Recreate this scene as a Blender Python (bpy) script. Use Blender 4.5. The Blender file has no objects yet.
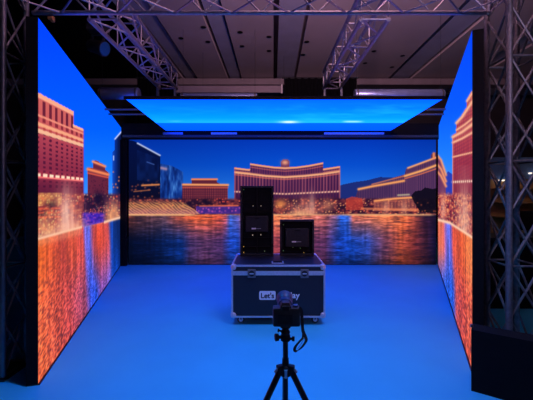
import bpy, bmesh, math, random
import numpy as np
from mathutils import Vector, Matrix
random.seed(7)
C = bpy.context.scene.collection
F = 340.0; CX = 266.5; HY = 193.0; EYE = 1.6

def at(x, y, Y):                      # photo pixel + distance -> point in metres
    return Vector(((x-CX)/F*Y, Y, EYE+(HY-y)/F*Y))

# ------------------------------------------------------------------ materials
def srgb(c):
    c = np.asarray(c, dtype=float)/255.0
    return np.where(c <= .04045, c/12.92, ((c+.055)/1.055)**2.4)

def mat(name, col, rough=.6, metal=0., var=.12, scale=14., bump=0., spec=.5, stretch=None):
    m = bpy.data.materials.new(name); m.use_nodes = True
    nt = m.node_tree; b = nt.nodes['Principled BSDF']
    b.inputs['Roughness'].default_value = rough; b.inputs['Metallic'].default_value = metal
    b.inputs['Specular IOR Level'].default_value = spec
    tc = nt.nodes.new('ShaderNodeTexCoord'); n = nt.nodes.new('ShaderNodeTexNoise')
    mp = nt.nodes.new('ShaderNodeMapping')
    if stretch: mp.inputs['Scale'].default_value = stretch
    n.inputs['Scale'].default_value = scale; n.inputs['Detail'].default_value = 4
    nt.links.new(tc.outputs['Object'], mp.inputs['Vector']); nt.links.new(mp.outputs['Vector'], n.inputs['Vector'])
    r = nt.nodes.new('ShaderNodeValToRGB')
    lo = [max(0, c*(1-var)) for c in col]; hi = [min(1, c*(1+var)) for c in col]
    r.color_ramp.elements[0].position = .3; r.color_ramp.elements[1].position = .7
    r.color_ramp.elements[0].color = (*lo, 1); r.color_ramp.elements[1].color = (*hi, 1)
    nt.links.new(n.outputs['Fac'], r.inputs['Fac']); nt.links.new(r.outputs['Color'], b.inputs['Base Color'])
    if bump:
        bp = nt.nodes.new('ShaderNodeBump'); bp.inputs['Strength'].default_value = bump
        bp.inputs['Distance'].default_value = .01
        nt.links.new(n.outputs['Fac'], bp.inputs['Height']); nt.links.new(bp.outputs['Normal'], b.inputs['Normal'])
    return m

def glow(name, col, s):
    m = bpy.data.materials.new(name); m.use_nodes = True
    b = m.node_tree.nodes['Principled BSDF']
    b.inputs['Base Color'].default_value = (*col, 1)
    b.inputs['Emission Color'].default_value = (*col, 1); b.inputs['Emission Strength'].default_value = s
    return m

MT = dict(
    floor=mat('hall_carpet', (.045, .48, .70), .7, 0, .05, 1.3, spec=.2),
    hallwall=mat('hall_wall_paint', (.035, .03, .04), .8, 0, .15, 2),
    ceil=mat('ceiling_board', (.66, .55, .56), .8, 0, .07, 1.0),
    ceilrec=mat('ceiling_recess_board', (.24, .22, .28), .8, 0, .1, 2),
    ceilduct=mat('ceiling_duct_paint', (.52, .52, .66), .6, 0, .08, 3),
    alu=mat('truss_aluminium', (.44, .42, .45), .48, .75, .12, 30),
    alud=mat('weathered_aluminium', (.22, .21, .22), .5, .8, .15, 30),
    trim=mat('brushed_case_edge', (.62, .62, .66), .42, .7, .1, 60),
    black=mat('black_powder_coat', (.006, .006, .007), .8, 0, .2, 40, spec=.15),
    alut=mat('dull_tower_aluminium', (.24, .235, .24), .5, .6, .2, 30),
    satin=mat('black_satin_metal', (.018, .018, .02), .5, .1, .2, 40, spec=.3),
    lip=mat('grey_painted_lip', (.05, .05, .06), .4, .1, .1, 20),
    ply=mat('laminated_case_board', (.006, .008, .015), .5, 0, .2, 90, .1),
    rub=mat('black_rubber', (.01, .01, .01), .8, 0, .2, 60),
    plast=mat('black_camera_plastic', (.018, .018, .02), .5, 0, .2, 120, .2),
    lens=mat('lens_plastic_blue_lit', (.02, .05, .13), .4, .1, .1, 60),  # black plastic tinted blue, carrying the blue light that falls on it
    carb=mat('tripod_leg_carbon', (.016, .016, .018), .3, .2, .3, 90),
    white=mat('white_print', (.8, .8, .8), .5, 0, .03, 40),
    grey=mat('grey_print', (.35, .35, .36), .5, 0, .05, 40),
    ink=mat('dark_ink', (.02, .02, .03), .6, 0, .05, 40),
    silver=mat('silver_blue_lit', (.34, .42, .70), .3, .6, .08, 9, .15),  # silver tinted blue, so the ducts' blue highlight sits in the colour
    bulk=mat('bulkhead_paint', (.22, .18, .20), .7, 0, .08, 4),
    brown=mat('brown_booth_board', (.30, .17, .08), .6, 0, .25, 3),
    blueb=mat('blue_booth_board', (.05, .12, .35), .6, 0, .15, 3),
    amber=mat('amber_lit_clamp', (.55, .22, .06), .5, 0, .1, 30),
    skin=mat('skin', (.45, .28, .2), .6, 0, .05, 20),
    cloth=mat('dark_cloth', (.004, .004, .005), .95, 0, .2, 30, spec=.05),
    lwht=glow('white_status_light', (.8, .7, .5), .4),
    lyel=glow('yellow_status_light', (1, .62, .1), .3),
    lgrn=glow('green_status_light', (.3, .6, .2), .12),
    tube=glow('booth_strip_light', (1, .86, .7), 1.6),
    blens=glow('blue_lamp_lens', (.01, .09, .30), .06),
)

# ------------------------------------------------------------------ mesh builder
class MB:
    def __init__(s): s.v = []; s.f = []
    def add(s, vs, fs):
        n = len(s.v); s.v += [tuple(v) for v in vs]; s.f += [tuple(i+n for i in f) for f in fs]; return s
    def box(s, c, d, rz=0, bev=0, M=None):
        bm = bmesh.new(); bmesh.ops.create_cube(bm, size=1)
        bmesh.ops.scale(bm, vec=d, verts=bm.verts)
        if bev: bmesh.ops.bevel(bm, geom=bm.edges[:], offset=bev, segments=2, affect='EDGES', profile=.6)
        T = Matrix.Translation(c) @ Matrix.Rotation(rz, 4, 'Z')
        if M is not None: T = Matrix.Translation(c) @ M
        bmesh.ops.transform(bm, matrix=T, verts=bm.verts)
        bm.verts.index_update()
        s.add([v.co for v in bm.verts], [[v.index for v in f.verts] for f in bm.faces]); bm.free(); return s
    def b2(s, a, b, bev=0):               # box from min corner to max corner
        a = Vector(a); b = Vector(b); return s.box((a+b)/2, b-a, 0, bev)
    def tube(s, p0, p1, r, n=8, r1=None):
        p0 = Vector(p0); p1 = Vector(p1); d = (p1-p0).normalized()
        u = d.orthogonal().normalized(); w = d.cross(u); r1 = r if r1 is None else r1
        vs = []
        for p, q in ((p0, r), (p1, r1)):
            for k in range(n):
                a = 2*math.pi*k/n; vs.append(p+u*math.cos(a)*q+w*math.sin(a)*q)
        fs = [(k, (k+1) % n, n+(k+1) % n, n+k) for k in range(n)]+[tuple(range(n))[::-1], tuple(range(n, 2*n))]
        return s.add(vs, fs)
    def path(s, pts, r, n=8):
        for a, b in zip(pts[:-1], pts[1:]): s.tube(a, b, r, n)
        return s
    def lathe(s, o, ax, prof, n=24):      # prof: (distance along axis, radius)
        o = Vector(o); d = Vector(ax).normalized(); u = d.orthogonal().normalized(); w = d.cross(u)
        vs = []; fs = []; m = len(prof)
        for t, r in prof:
            for k in range(n):
                a = 2*math.pi*k/n; vs.append(o+d*t+(u*math.cos(a)+w*math.sin(a))*max(r, 1e-5))
        for i in range(m-1):
            for k in range(n): fs.append((i*n+k, i*n+(k+1) % n, (i+1)*n+(k+1) % n, (i+1)*n+k))
        fs.append(tuple(range(n))[::-1]); fs.append(tuple(range((m-1)*n, m*n)))
        return s.add(vs, fs)
    def prism(s, poly, z0, z1):
        n = len(poly)
        vs = [(x, y, z0) for x, y in poly]+[(x, y, z1) for x, y in poly]
        return s.add(vs, [tuple(range(n))[::-1], tuple(range(n, 2*n))]+[(k, (k+1) % n, n+(k+1) % n, n+k) for k in range(n)])
    def build(s, name, m, parent=None, smooth=False):
        me = bpy.data.meshes.new(name); o = bpy.data.objects.new(name, me); C.objects.link(o)
        off = parent.matrix_world.translation if parent else Vector((0, 0, 0))
        if parent:
            p = parent; off = Vector((0, 0, 0))
            while p: off = off+p.location; p = p.parent
        me.from_pydata([tuple(Vector(v)-off) for v in s.v], [], s.f); me.materials.append(m)
        bm = bmesh.new(); bm.from_mesh(me); bmesh.ops.recalc_face_normals(bm, faces=bm.faces); bm.to_mesh(me); bm.free()
        if smooth:
            for p in me.polygons: p.use_smooth = True
            try: me.set_sharp_from_angle(angle=math.radians(35))
            except Exception: pass
        if parent: o.parent = parent
        return o

def tag(o, label=None, cat=None, group=None, kind=None):
    if label: o['label'] = label
    if cat: o['category'] = cat
    if group: o['group'] = group
    if kind: o['kind'] = kind
    return o
def thing(name, loc, label, cat, group=None):
    o = bpy.data.objects.new(name, None); o.empty_display_size = .1; C.objects.link(o); o.location = loc
    return tag(o, label, cat, group)
def struct(name, mb, m): return tag(mb.build(name, m), kind='structure')
def copy_tree(o, parent=None):
    c = o.copy(); C.objects.link(c); c.parent = parent
    for ch in o.children: copy_tree(ch, c)
    return c

# ------------------------------------------------------------------ the hall (setting)
HZ = 5.2; DZ = HZ-EYE
X0, X1, Y0, Y1 = -9.0, 10.0, -5.0, 12.5
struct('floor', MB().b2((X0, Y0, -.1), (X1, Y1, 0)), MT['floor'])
struct('wall_left', MB().b2((X0-.1, Y0, 0), (X0, Y1, HZ+.5)), MT['hallwall'])
struct('wall_right', MB().b2((X1, Y0, 0), (X1+.1, Y1, HZ+.5)), MT['hallwall'])
struct('wall_back', MB().b2((X0, Y1, 0), (X1, Y1+.1, HZ+.5)), MT['hallwall'])
struct('wall_front', MB().b2((X0, Y0-.1, 0), (X1, Y0, HZ+.5)), MT['hallwall'])
YAW = 7/F
def hx(a, Y): return a*DZ+YAW*Y
recs = [(-.79, -.66), (-.40, -.275), (0, .197), (1.0, 1.205), (1.6, 1.75)]
edges = [-.84]+[e for r in recs for e in r]+[2.9]
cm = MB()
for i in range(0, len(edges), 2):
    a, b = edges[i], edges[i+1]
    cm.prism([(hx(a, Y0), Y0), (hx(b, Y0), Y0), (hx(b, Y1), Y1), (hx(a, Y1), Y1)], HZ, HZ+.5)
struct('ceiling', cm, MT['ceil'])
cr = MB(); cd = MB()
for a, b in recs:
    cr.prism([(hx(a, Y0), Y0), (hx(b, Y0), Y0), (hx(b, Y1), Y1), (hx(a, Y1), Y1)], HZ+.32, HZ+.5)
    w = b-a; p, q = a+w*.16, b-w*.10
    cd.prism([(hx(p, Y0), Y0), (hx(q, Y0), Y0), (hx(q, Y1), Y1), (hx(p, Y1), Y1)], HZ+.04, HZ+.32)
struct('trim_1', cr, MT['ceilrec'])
struct('trim_5', MB().prism([(hx(-2.7, Y0), Y0), (hx(-.84, Y0), Y0), (hx(-.84, Y1), Y1), (hx(-2.7, Y1), Y1)], HZ+.25, HZ+.5), MT['black'])  # black panel puts the darkness of the unlit left ceiling into colour
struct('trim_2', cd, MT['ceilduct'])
# bulkhead beam at the far end of the ceiling
bY = 10.55
zt, zb = at(0, 78.5, bY).z, at(0, 84.5, bY).z
struct('trim_3', MB().b2((X0, bY, zb), (X1, bY+.35, zt)), MT['bulk'])
struct('trim_4', MB().b2((X0, bY+.34, zt-.05), (X1, bY+.5, HZ)), MT['hallwall'])

# recessed downlights, off
spots = [(181, 38), (203.3, 27), (208, 41.6), (240, 32), (242, 46), (269, 36.7), (269, 50.7), (306.7, 41.6), (303, 54.6),
         (374, 51), (365, 63), (402.6, 55.6), (392, 67)]
dl = None
for x, y in spots:
    Y = DZ*F/(HY-y); p = Vector(((x-CX)/F*Y, Y, HZ))
    if dl is None:
        dl = thing('recessed_downlight', (0, 0, HZ), 'small dark round recessed downlight, switched off, in the hall ceiling boards', 'downlight', 'downlights in the hall ceiling')
        MB().lathe((0, 0, HZ-.006), (0, 0, 1), [(0, .062), (.0, .046), (.012, .046), (.012, .062)]).build('rim', MT['satin'], dl)
        MB().lathe((0, 0, HZ-.002), (0, 0, 1), [(0, .045), (.004, .045)]).build('lens', MT['black'], dl)
        o = dl
    else: o = copy_tree(dl)
    o.location = p

# ------------------------------------------------------------------ painting the pictures shown on the screens
def h2(ix, iy, s=0):
    n = (ix.astype(np.int64)*374761393+iy.astype(np.int64)*668265263+s*1442695041) & 0xffffffff
    n = ((n ^ (n >> 13))*1274126177) & 0xffffffff
    return ((n ^ (n >> 16)) & 0xffff)/65535.0
def vn(x, y, s=0):
    ix = np.floor(x); iy = np.floor(y); fx = x-ix; fy = y-iy; fx = fx*fx*(3-2*fx); fy = fy*fy*(3-2*fy)
    a = h2(ix, iy, s); b = h2(ix+1, iy, s); c = h2(ix, iy+1, s); d = h2(ix+1, iy+1, s)
    return a*(1-fx)*(1-fy)+b*fx*(1-fy)+c*(1-fx)*fy+d*fx*fy
def fbm(x, y, s=0): return .55*vn(x, y, s)+.3*vn(x*2.1, y*2.1, s+1)+.15*vn(x*4.3, y*4.3, s+2)
def sm(a, b, t):
    t = np.clip((t-a)/(b-a), 0, 1); return t*t*(3-2*t)
class Pic:
    def __init__(s, x, y): s.x = x; s.y = y; s.c = np.zeros((len(x), 3))
    def blend(s, m, col):
        col = np.asarray(col, float)
        if col.ndim == 1: col = col[None, :]
        m = np.clip(m, 0, 1)[:, None]; s.c = s.c*(1-m)+col*m
    def add(s, m, col): s.c = s.c+m[:, None]*np.asarray(col, float)[None, :]
    def poly(s, pts):
        x, y = s.x, s.y; ins = np.zeros(len(x), bool); n = len(pts)
        for i in range(n):
            (xa, ya), (xb, yb) = pts[i], pts[(i+1) % n]
            if ya == yb: continue
            c = (ya > y) != (yb > y); xi = (xb-xa)*(y-ya)/(yb-ya)+xa; ins ^= c & (x < xi)
        return ins.astype(float)
    def line(s, pts, w):                      # soft line mask
        best = np.full(len(s.x), 1e9)
        for (xa, ya), (xb, yb) in zip(pts[:-1], pts[1:]):
            dx, dy = xb-xa, yb-ya; t = np.clip(((s.x-xa)*dx+(s.y-ya)*dy)/(dx*dx+dy*dy), 0, 1)
            best = np.minimum(best, np.hypot(s.x-xa-t*dx, s.y-ya-t*dy))
        return np.exp(-(best/w)**2)
    def blob(s, cx, cy, rx, ry): return np.exp(-((s.x-cx)/rx)**2-((s.y-cy)/ry)**2)
    def lights(s, m, sx, sy, seed, thr, col, amt=1.):     # little scattered lamps
        ix = np.floor(s.x/sx); iy = np.floor(s.y/sy); r = h2(ix, iy, seed)
        fx = s.x/sx-ix-.5; fy = s.y/sy-iy-.5
        fx = fx-(h2(ix, iy, seed+50)-.5)*.7; fy = fy-(h2(ix, iy, seed+70)-.5)*.7
        k = np.exp(-(fx*fx+fy*fy)*11)*(r > thr)*m*amt*(.35+.65*h2(ix, iy, seed+90))
        s.blend(k, col)
def ramp(t, stops):
    t = np.asarray(t); xs = [a for a, _ in stops]
    return np.stack([np.interp(t, xs, [c[k] for _, c in stops]) for k in range(3)], 1)

ORG = (255, 170, 110); GOLD = (255, 196, 120)

def paint_left(x, y, u, z):
    P = Pic(x, y)
    P.c = ramp(y, [(0, (0, 62, 250)), (60, (0, 78, 255)), (130, (0, 98, 252)), (165, (16, 122, 240)), (200, (60, 150, 235))])
    # big hotel wing, lines running to one vanishing point
    s = (193-y)*166/(226-x); cu = 26000/(226-x)
    body = ((x < 83.6) & (s < 74.5) & (y < 202)) | ((x < 73.5) & (s < 88.8) & (y < 202))
    body = body.astype(float)
    P.blend(body, ramp(s, [(0, (96, 26, 48)), (20, (134, 40, 58)), (50, (176, 64, 72)), (60, (206, 88, 80)), (90, (214, 104, 86))]))
    def band(a, b, m=1): return body*sm(a-.8, a+.4, s)*(1-sm(b-.4, b+.8, s))*m
    fx = (cu/5.2) % 1; fy = (s/4.3) % 1
    win = ((fx > .30) & (fx < .74) & (fy > .22) & (fy < .72)).astype(float)
    P.blend(win*band(18, 54)*.85, (78, 18, 44))
    P.blend(win*band(3, 13)*.8, (70, 16, 40))
    P.blend(((fx > .25) & (fx < .72)).astype(float)*band(69.5, 83)*(x < 73.5)*.85, (92, 22, 40))
    fy2 = ((s-60)/6) % 1
    P.blend(((fx > .25) & (fx < .75)).astype(float)*band(64, 68.5)*.8, (120, 30, 40))
    for a, b, c in ((84.6, 88.8, (255, 178, 130)), (68, 69.6, (250, 150, 112)), (59.5, 62.5, (255, 176, 120)), (53.5, 57, (255, 196, 140))):
        P.blend(band(a, b, (x < 73.5) if a > 75 else 1.)*.92, c)
    P.blend(band(72, 74.6)*(x > 73)*1., (255, 180, 128))
    P.blend(((fx > .3) & (fx < .7)).astype(float)*band(57, 59.5)*.8, (180, 60, 50))
    P.blend(band(14.6, 17.2)*((cu/5.2 % 1) > .35), (255, 214, 170)); P.blend(band(13.6, 14.6), (230, 110, 100))
    P.add(np.exp(-((s-16)/4)**2)*body, (40, 14, 8))
    P.blend(P.line([(83.8, 128), (83.8, 200)], .7)*.4, (60, 60, 190))
    # smaller hotel
    b2 = P.poly([(87.6, 170), (88.5, 167.5), (93, 168), (93, 161), (96, 160.2), (105, 165.5), (105.4, 170), (108.6, 172.5), (108.4, 206), (87.6, 206)])
    P.blend(b2, (104, 36, 52)); P.lights(b2*(y > 175), 2.1, 2.6, 3, .35, (50, 16, 40), .9)
    P.blend(P.line([(93, 161.6), (105, 166.4)], 1.3), (255, 150, 92))
    P.blend(P.line([(88, 169.2), (108, 174.6)], 1.7), (255, 140, 78)); P.blend(P.line([(88, 173), (108, 177.6)], .8), (220, 90, 60))
    # dark glass tower at the far end
    b3 = P.poly([(114.6, 139), (121.5, 131), (140, 120), (140, 206), (112.3, 206), (112.3, 152), (114.6, 150)])
    P.blend(b3, ramp(x, [(112, (24, 84, 190)), (115, (12, 50, 130)), (119, (6, 22, 66))]))
    P.lights(b3*(y > 170)*(y < 190), 2.6, 3.2, 5, .55, (235, 130, 70)); P.blend(P.line([(115, 139), (121.6, 131.4)], .8), (200, 210, 240))
    P.blend(P.line([(113.6, 156), (113.6, 160)], .6), (180, 200, 230))
    # promenade, lights, trees
    base = sm(192, 196, y)*(x < 122)
    P.blend(base*(x < 84), ramp(fbm(x/4, y/3, 9), [(0, (50, 16, 50)), (.5, (140, 46, 46)), (1, (240, 130, 70))]))
    P.blend(base*(x >= 84)*.95, ramp(fbm(x/3, y/2.5, 12), [(0, (30, 18, 50)), (.55, (66, 24, 50)), (1, (200, 80, 60))]))
    P.lights(base, 2.4, 2.3, 6, .7, GOLD); P.lights(base, 3.4, 3.6, 7, .74, (255, 90, 60)); P.lights(base*(x < 62), 3., 3., 27, .5, (255, 214, 110))
    P.blend(P.blob(98, 200, 5, 8)*1.1, (26, 14, 40)); P.blend(P.blob(86, 206, 4, 6)*.9, (60, 24, 50))
    P.blend(P.poly([(36, 193), (62, 193), (62, 205), (36, 206)])*.45*(.5+.8*vn(x/3.5, y/2.2, 81)), (255, 190, 90))
    P.blend(P.blob(52, 205, 5, 4)*.8, (30, 14, 30)); P.blend(P.blob(42, 214, 5, 3)*.7, (40, 16, 30))
    for yy in (209, 213, 217.5): P.blend(P.line([(37, yy), (60, yy-.8)], .8)*.75*(vn(x/2, y*0+yy, 82) > .3), (255, 90, 50))
    P.blend(P.poly([(84, 196), (104, 196), (104, 211), (84, 213)])*.6*(vn(x/2.6, y/2.4, 83) > .45), (24, 12, 36))
    P.blend(sm(80.5, 84, x)*(1-sm(102, 107, x))*sm(211, 214.5, y)*.85, ramp(vn(x/1.8, y/1.6, 84), [(0, (36, 22, 130)), (.6, (66, 36, 190)), (1, (150, 70, 170))]))
    P.lights(P.poly([(82, 211), (105, 206), (105, 213), (82, 217)]), 2, 2, 8, .3, (255, 110, 90))
    # fountains
    tex = .6+.6*vn(x/1.4, y/9, 31)
    P.blend((P.blob(68, 226, 12, 34)*(y > 178))*.9*tex, (244, 170, 136)); P.blend(P.line([(38, 236), (82, 224)], 5)*.45*tex, (255, 186, 140)); P.blend(P.blob(66, 214, 4, 22)*.55, (255, 214, 176))
    P.blend(P.blob(46, 228, 12, 14)*.5*tex, (255, 190, 120))
    P.blend(P.blob(113, 216, 7, 14)*1.0*tex, (255, 170, 104))
    # water
    wl = np.interp(x, [30, 38, 82, 105, 122], [241.5, 239, 227, 222, 217]); w = sm(-.4, .4, y-wl)
    d = y-wl
    sh = (y-230)*.045
    c = ramp(x-sh, [(36, (255, 112, 40)), (50, (244, 96, 48)), (62, (214, 78, 60)), (72, (240, 92, 58)), (82.5, (232, 84, 70)), (85, (136, 120, 226)), (89, (110, 120, 240)), (93, (214, 84, 84)), (98, (244, 82, 48)), (108, (230, 88, 80)), (111, (30, 84, 190)), (114, (16, 60, 140)), (121, (10, 34, 84))])
    far = ramp(x-sh*1.2, [(36, (250, 104, 56)), (64, (214, 78, 68)), (82, (176, 80, 110)), (87, (60, 90, 220)), (93, (40, 92, 228)), (98, (150, 92, 180)), (104, (130, 96, 200)), (110, (20, 88, 220)), (121, (8, 50, 130))])
    t = sm(15, 75, d)[:, None]; c = c*(1-t)+far*t
    st = vn(x/1.5, y/44, 41)*.7+vn(x/.9, y/26, 42)*.3; c = c*(.66+.5*st[:, None])
    rp = fbm(u*24+z*11, z*58-u*9, 43); amp = .2+.5*sm(10, 80, d)
    k = np.clip(1+(rp-.5)*2.3*amp, .25, 1.5)[:, None]
    c = c*k+np.array([[0, 14, 50]])*(1-np.clip(k, 0, 1))
    P.blend(w, c)
    P.blend(np.exp(-(d/1.5)**2)*(1-.8*((x > 82) & (x < 104))), (255, 200, 150)); P.blend(np.exp(-((d-4)/4)**2)*.35*(x < 82), (255, 176, 120))
    return P.c

def paint_back(x, y, u, z):
    P = Pic(x, y)
    P.c = ramp(y, [(120, (0, 46, 168)), (140, (2, 54, 180)), (165, (6, 76, 200)), (185, (28, 104, 214)), (205, (60, 116, 205))])
    P.c = P.c*(.93+.1*sm(130, 300, x)-.08*sm(360, 440, x))[:, None]
    P.blend(P.poly([(334, 187), (345, 184), (355, 182), (366, 180.5), (380, 177), (400, 178), (400, 205), (334, 205)]), (28, 44, 118))
    # dark glass block and its neighbour
    P.blend(P.poly([(120, 138), (134, 141), (160.2, 155.5), (160.2, 206), (120, 206)]), ramp(y, [(140, (4, 16, 66)), (180, (4, 14, 52)), (205, (16, 10, 30))]))
    P.blend(P.poly([(137, 150), (159, 158), (159, 183), (137, 180)])*(.35*vn(x/3, y/7, 3)), (20, 60, 150))
    P.blend(P.line([(137.5, 143.2), (160, 155.4)], .75), (196, 206, 240)); P.blend(P.line([(147, 162), (154, 164.5)], .5)*.6, (90, 130, 220))
    g = P.poly([(160.2, 163.5), (172, 166), (179, 169.5), (183, 172), (182.8, 206), (160.2, 206)])
    P.blend(g, ramp(fbm(x/3.2, y/11, 5), [(.2, (8, 32, 100)), (.5, (20, 62, 150)), (.8, (70, 130, 210))]))
    P.blend(g*P.line([(161.5, 168), (166, 169)], 1.6)*.8, (190, 150, 170)); P.blend(g*P.line([(168, 165), (168, 200)], .6)*.6, (6, 20, 70))
    P.lights(P.poly([(129, 178), (160, 180), (160, 200), (129, 200)]), 3.6, 3.2, 4, .62, (180, 90, 60), .8)
    P.blend(P.line([(142, 185.4), (159, 184.6)], .9)*.9, (250, 150, 80)); P.blend(P.line([(134, 191.5), (150, 190)], .6)*.7, (210, 120, 70))
    # low hotel
    b = P.poly([(182.4, 186), (182.4, 183.5), (191.5, 183.5), (191.5, 178.5), (217, 178.5), (217, 182), (220, 184), (228, 184), (228, 203), (182.4, 203)])
    P.blend(b, (92, 32, 52)); P.blend(b*((x/1.9 % 1) > .5)*(y > 187)*.55, (150, 66, 70)); P.blend(b*((y/2.6 % 1) > .6)*(y > 187)*.4, (60, 20, 50))
    P.blend(P.line([(192, 179.3), (217, 179.3)], .9), (255, 150, 96)); P.blend(P.line([(183, 184.6), (228, 185)], 1.1), (255, 168, 104)); P.blend(P.line([(183, 187.4), (228, 187.6)], .7)*.7, (220, 96, 70))
    # curved main hotel
    top = np.interp(x, [234, 249.9, 250, 262, 274, 285, 297, 309, 323, 323.1, 340], [167.3, 169.2, 163.2, 165, 166.6, 167.3, 166.6, 165, 162.3, 168.6, 166])
    cor = np.interp(x, [234, 250, 266, 285, 304, 323, 340], [172.3, 174, 176, 177.2, 176, 174, 171.4])
    dot = np.interp(x, [234, 285, 340], [191.6, 194, 191.4])
    m = ((x > 234.5) & (x < 340) & (y > top) & (y < 206)).astype(float)
    m = np.maximum(m, P.poly([(280.6, 168), (281, 161.5), (283, 159.5), (287.5, 159.5), (289.4, 161.5), (289.6, 168)]))
    P.blend(m, ramp(y, [(163, (96, 42, 84)), (176, (104, 46, 84)), (192, (84, 34, 74)), (200, (60, 20, 56)), (206, (50, 16, 44))]))
    fx = (x/3.05) % 1
    P.blend(m*(fx > .52)*(y > cor)*.72, (50, 20, 66)); P.blend(m*(fx < .2)*(y > cor)*(y < dot)*.5, (190, 104, 112))
    P.blend(m*((x/2.4 % 1) > .5)*(y > top+2.2)*(y < cor-1.4)*.7, (54, 24, 74))
    P.blend(np.exp(-((y-top-.9)/1.0)**2)*m, (255, 176, 128)); P.blend(np.exp(-((y-top-3.9)/.5)**2)*m*.6, (230, 120, 100))
    P.blend(np.exp(-((y-cor)/1.15)**2)*m, (255, 180, 128)); P.blend(np.exp(-((y-cor-2.3)/.55)**2)*m*.75, (226, 110, 90))
    P.blend(np.exp(-((y-dot)/.85)**2)*m*(.45+.55*(fx > .5)), (255, 190, 160))
    P.blend(P.blob(285, 162.5, 3.6, 2.6)*.9, (250, 170, 130)); P.blend(P.line([(234.8, 168), (234.8, 200)], .6)*.5, (200, 100, 100)); P.blend(P.line([(339.8, 168), (339.8, 198)], .7)*.6, (220, 120, 110))
    # right-hand wing running towards us
    r = P.poly([(358, 190), (372, 184.5), (392, 180.5), (392, 178), (404.5, 174.5), (406, 168.8), (410, 167), (431, 159), (431, 154.5), (433, 152.8), (440, 152), (440, 206), (352, 206)])
    P.blend(r, (66, 40, 84)); P.blend(r*(((x*.9+x*x/1200) / 3.0 % 1) > .5)*(x > 392)*.6, (112, 64, 100)); P.blend(r*((x/2.4 % 1) > .6)*(x < 392)*.3, (120, 70, 100))
    for pts, w, c in (([(358.5, 189.2), (373, 186.2), (404, 180.8)], 1.2, (255, 166, 96)), ([(372, 184.4), (404, 176)], .7, (190, 110, 90)), ([(405, 176), (421, 171), (437, 165)], 1.25, (255, 172, 100)),
                      ([(408, 168), (437, 157.2)], 1.0, (250, 166, 110)), ([(405, 178.6), (421, 174), (437, 168.5)], .6, (214, 110, 80)), ([(433.8, 153.5), (433.8, 158)], 1.3, (240, 140, 90))):
        P.blend(P.line(pts, w), c)
    # base, trees, promenade
    bs = sm(197, 200.5, y)
    P.blend(bs, ramp(fbm(x/4, y/3, 19), [(.1, (26, 12, 36)), (.5, (62, 22, 46)), (.85, (160, 66, 60))]))
    P.lights(bs*(x > 240), 2.5, 2.2, 11, .62, (255, 170, 110)); P.lights(bs, 3.3, 2.8, 12, .75, (255, 110, 80)); P.lights(bs*(x < 200), 3, 3, 13, .7, (220, 130, 80), .8)
    P.blend(P.poly([(196, 206.6), (240, 206.6), (240, 213.5), (196, 213.5)])*.8, (66, 42, 150)); P.lights(P.poly([(196, 207), (240, 207), (240, 213), (196, 213)]), 3.4, 3, 14, .3, (210, 90, 170))
    P.blend(P.line([(200, 206), (238, 205.6)], .8)*.8, (250, 120, 80)); P.lights(P.poly([(212, 198), (229, 198), (229, 202), (212, 202)]), 2.6, 2.6, 15, .1, (255, 90, 70))
    P.blend(P.blob(206, 202, 9, 3)*.8, (18, 12, 34)); P.blend(P.blob(190, 203, 6, 3)*.7, (20, 14, 40))
    P.blend(P.blob(280.5, 204, 6, 4.5)*.8, (250, 150, 80)); P.blend(P.blob(328, 205, 6, 6)*.55, (240, 150, 110))
    P.blend(P.poly([(346, 199), (352, 196.5), (362, 198.5), (364, 210), (346, 210)])*.75, (190, 60, 50))
    P.blend(P.line([(375, 201), (395, 198.6), (414, 197.4)], 1.2), (255, 160, 96)); P.blend(P.line([(398, 195.2), (409, 194.6)], .9)*.8, (200, 190, 150))
    P.blend(P.poly([(374, 202), (416, 199), (416, 211), (374, 211)])*.55, (200, 110, 90)); P.blend(P.poly([(374, 203), (416, 200), (416, 208), (374, 209)])*((x/3.4 % 1) > .55)*.5, (90, 40, 60))
    P.blend(P.line([(362, 208.6), (432, 210.4)], 1.2)*.7, (250, 140, 90))
    tr = P.poly([(411, 196), (415, 191), (421, 190.5), (425, 187.5), (433, 189), (440, 187), (440, 214), (420, 212), (415, 204)])
    P.blend(tr*.93, (12, 10, 26)); P.lights(tr*(y > 202), 3, 3, 16, .72, (180, 80, 50))
    # fountains
    tex = .55+.75*vn(x/1.2, y/8, 33)
    P.blend(P.blob(306, 212, 14, 13)*(y < 216)*.72*tex, (232, 150, 128)); P.blend(P.blob(312, 204, 2.4, 12)*.45, (240, 180, 160)); P.blend(P.blob(300, 213, 11, 3)*.6, (255, 186, 130))
    for cxx in (386, 404): P.blend(P.blob(cxx, 208, 3.4, 7)*.5, (236, 160, 130))
    arc = P.poly([(120, 201), (128, 199), (150, 199.5), (170, 199), (185, 203), (200, 213.8), (120, 215)])
    sl = ((x-1.5*y+500)/4.2+1.1*vn(x/9, y/6, 22)) % 1
    P.blend(arc*(.35+.6*np.exp(-((sl-.5)/.24)**2))*sm(198, 206, y), (226, 158, 96)); P.blend(arc*sm(205, 213, y)*.35, (190, 110, 150))
    # water
    d = y-214.8; w = sm(-.5, .5, d)
    near = ramp(x, [(124, (110, 50, 40)), (140, (90, 52, 56)), (165, (110, 70, 80)), (178, (196, 84, 60)), (190, (230, 96, 54)), (205, (246, 100, 50)), (220, (232, 88, 58)), (226, (196, 84, 90)), (230, (70, 110, 220)), (238, (110, 100, 190)), (245, (220, 104, 78)), (262, (226, 110, 74)), (280, (244, 130, 80)), (300, (232, 128, 96)), (325, (196, 96, 92)), (336, (130, 90, 130)), (341, (40, 96, 216)), (348, (56, 100, 210)), (353, (232, 110, 76)), (380, (252, 130, 80)), (405, (240, 110, 66)), (416, (150, 66, 60)), (424, (50, 24, 50)), (436, (30, 18, 46))])
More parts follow.
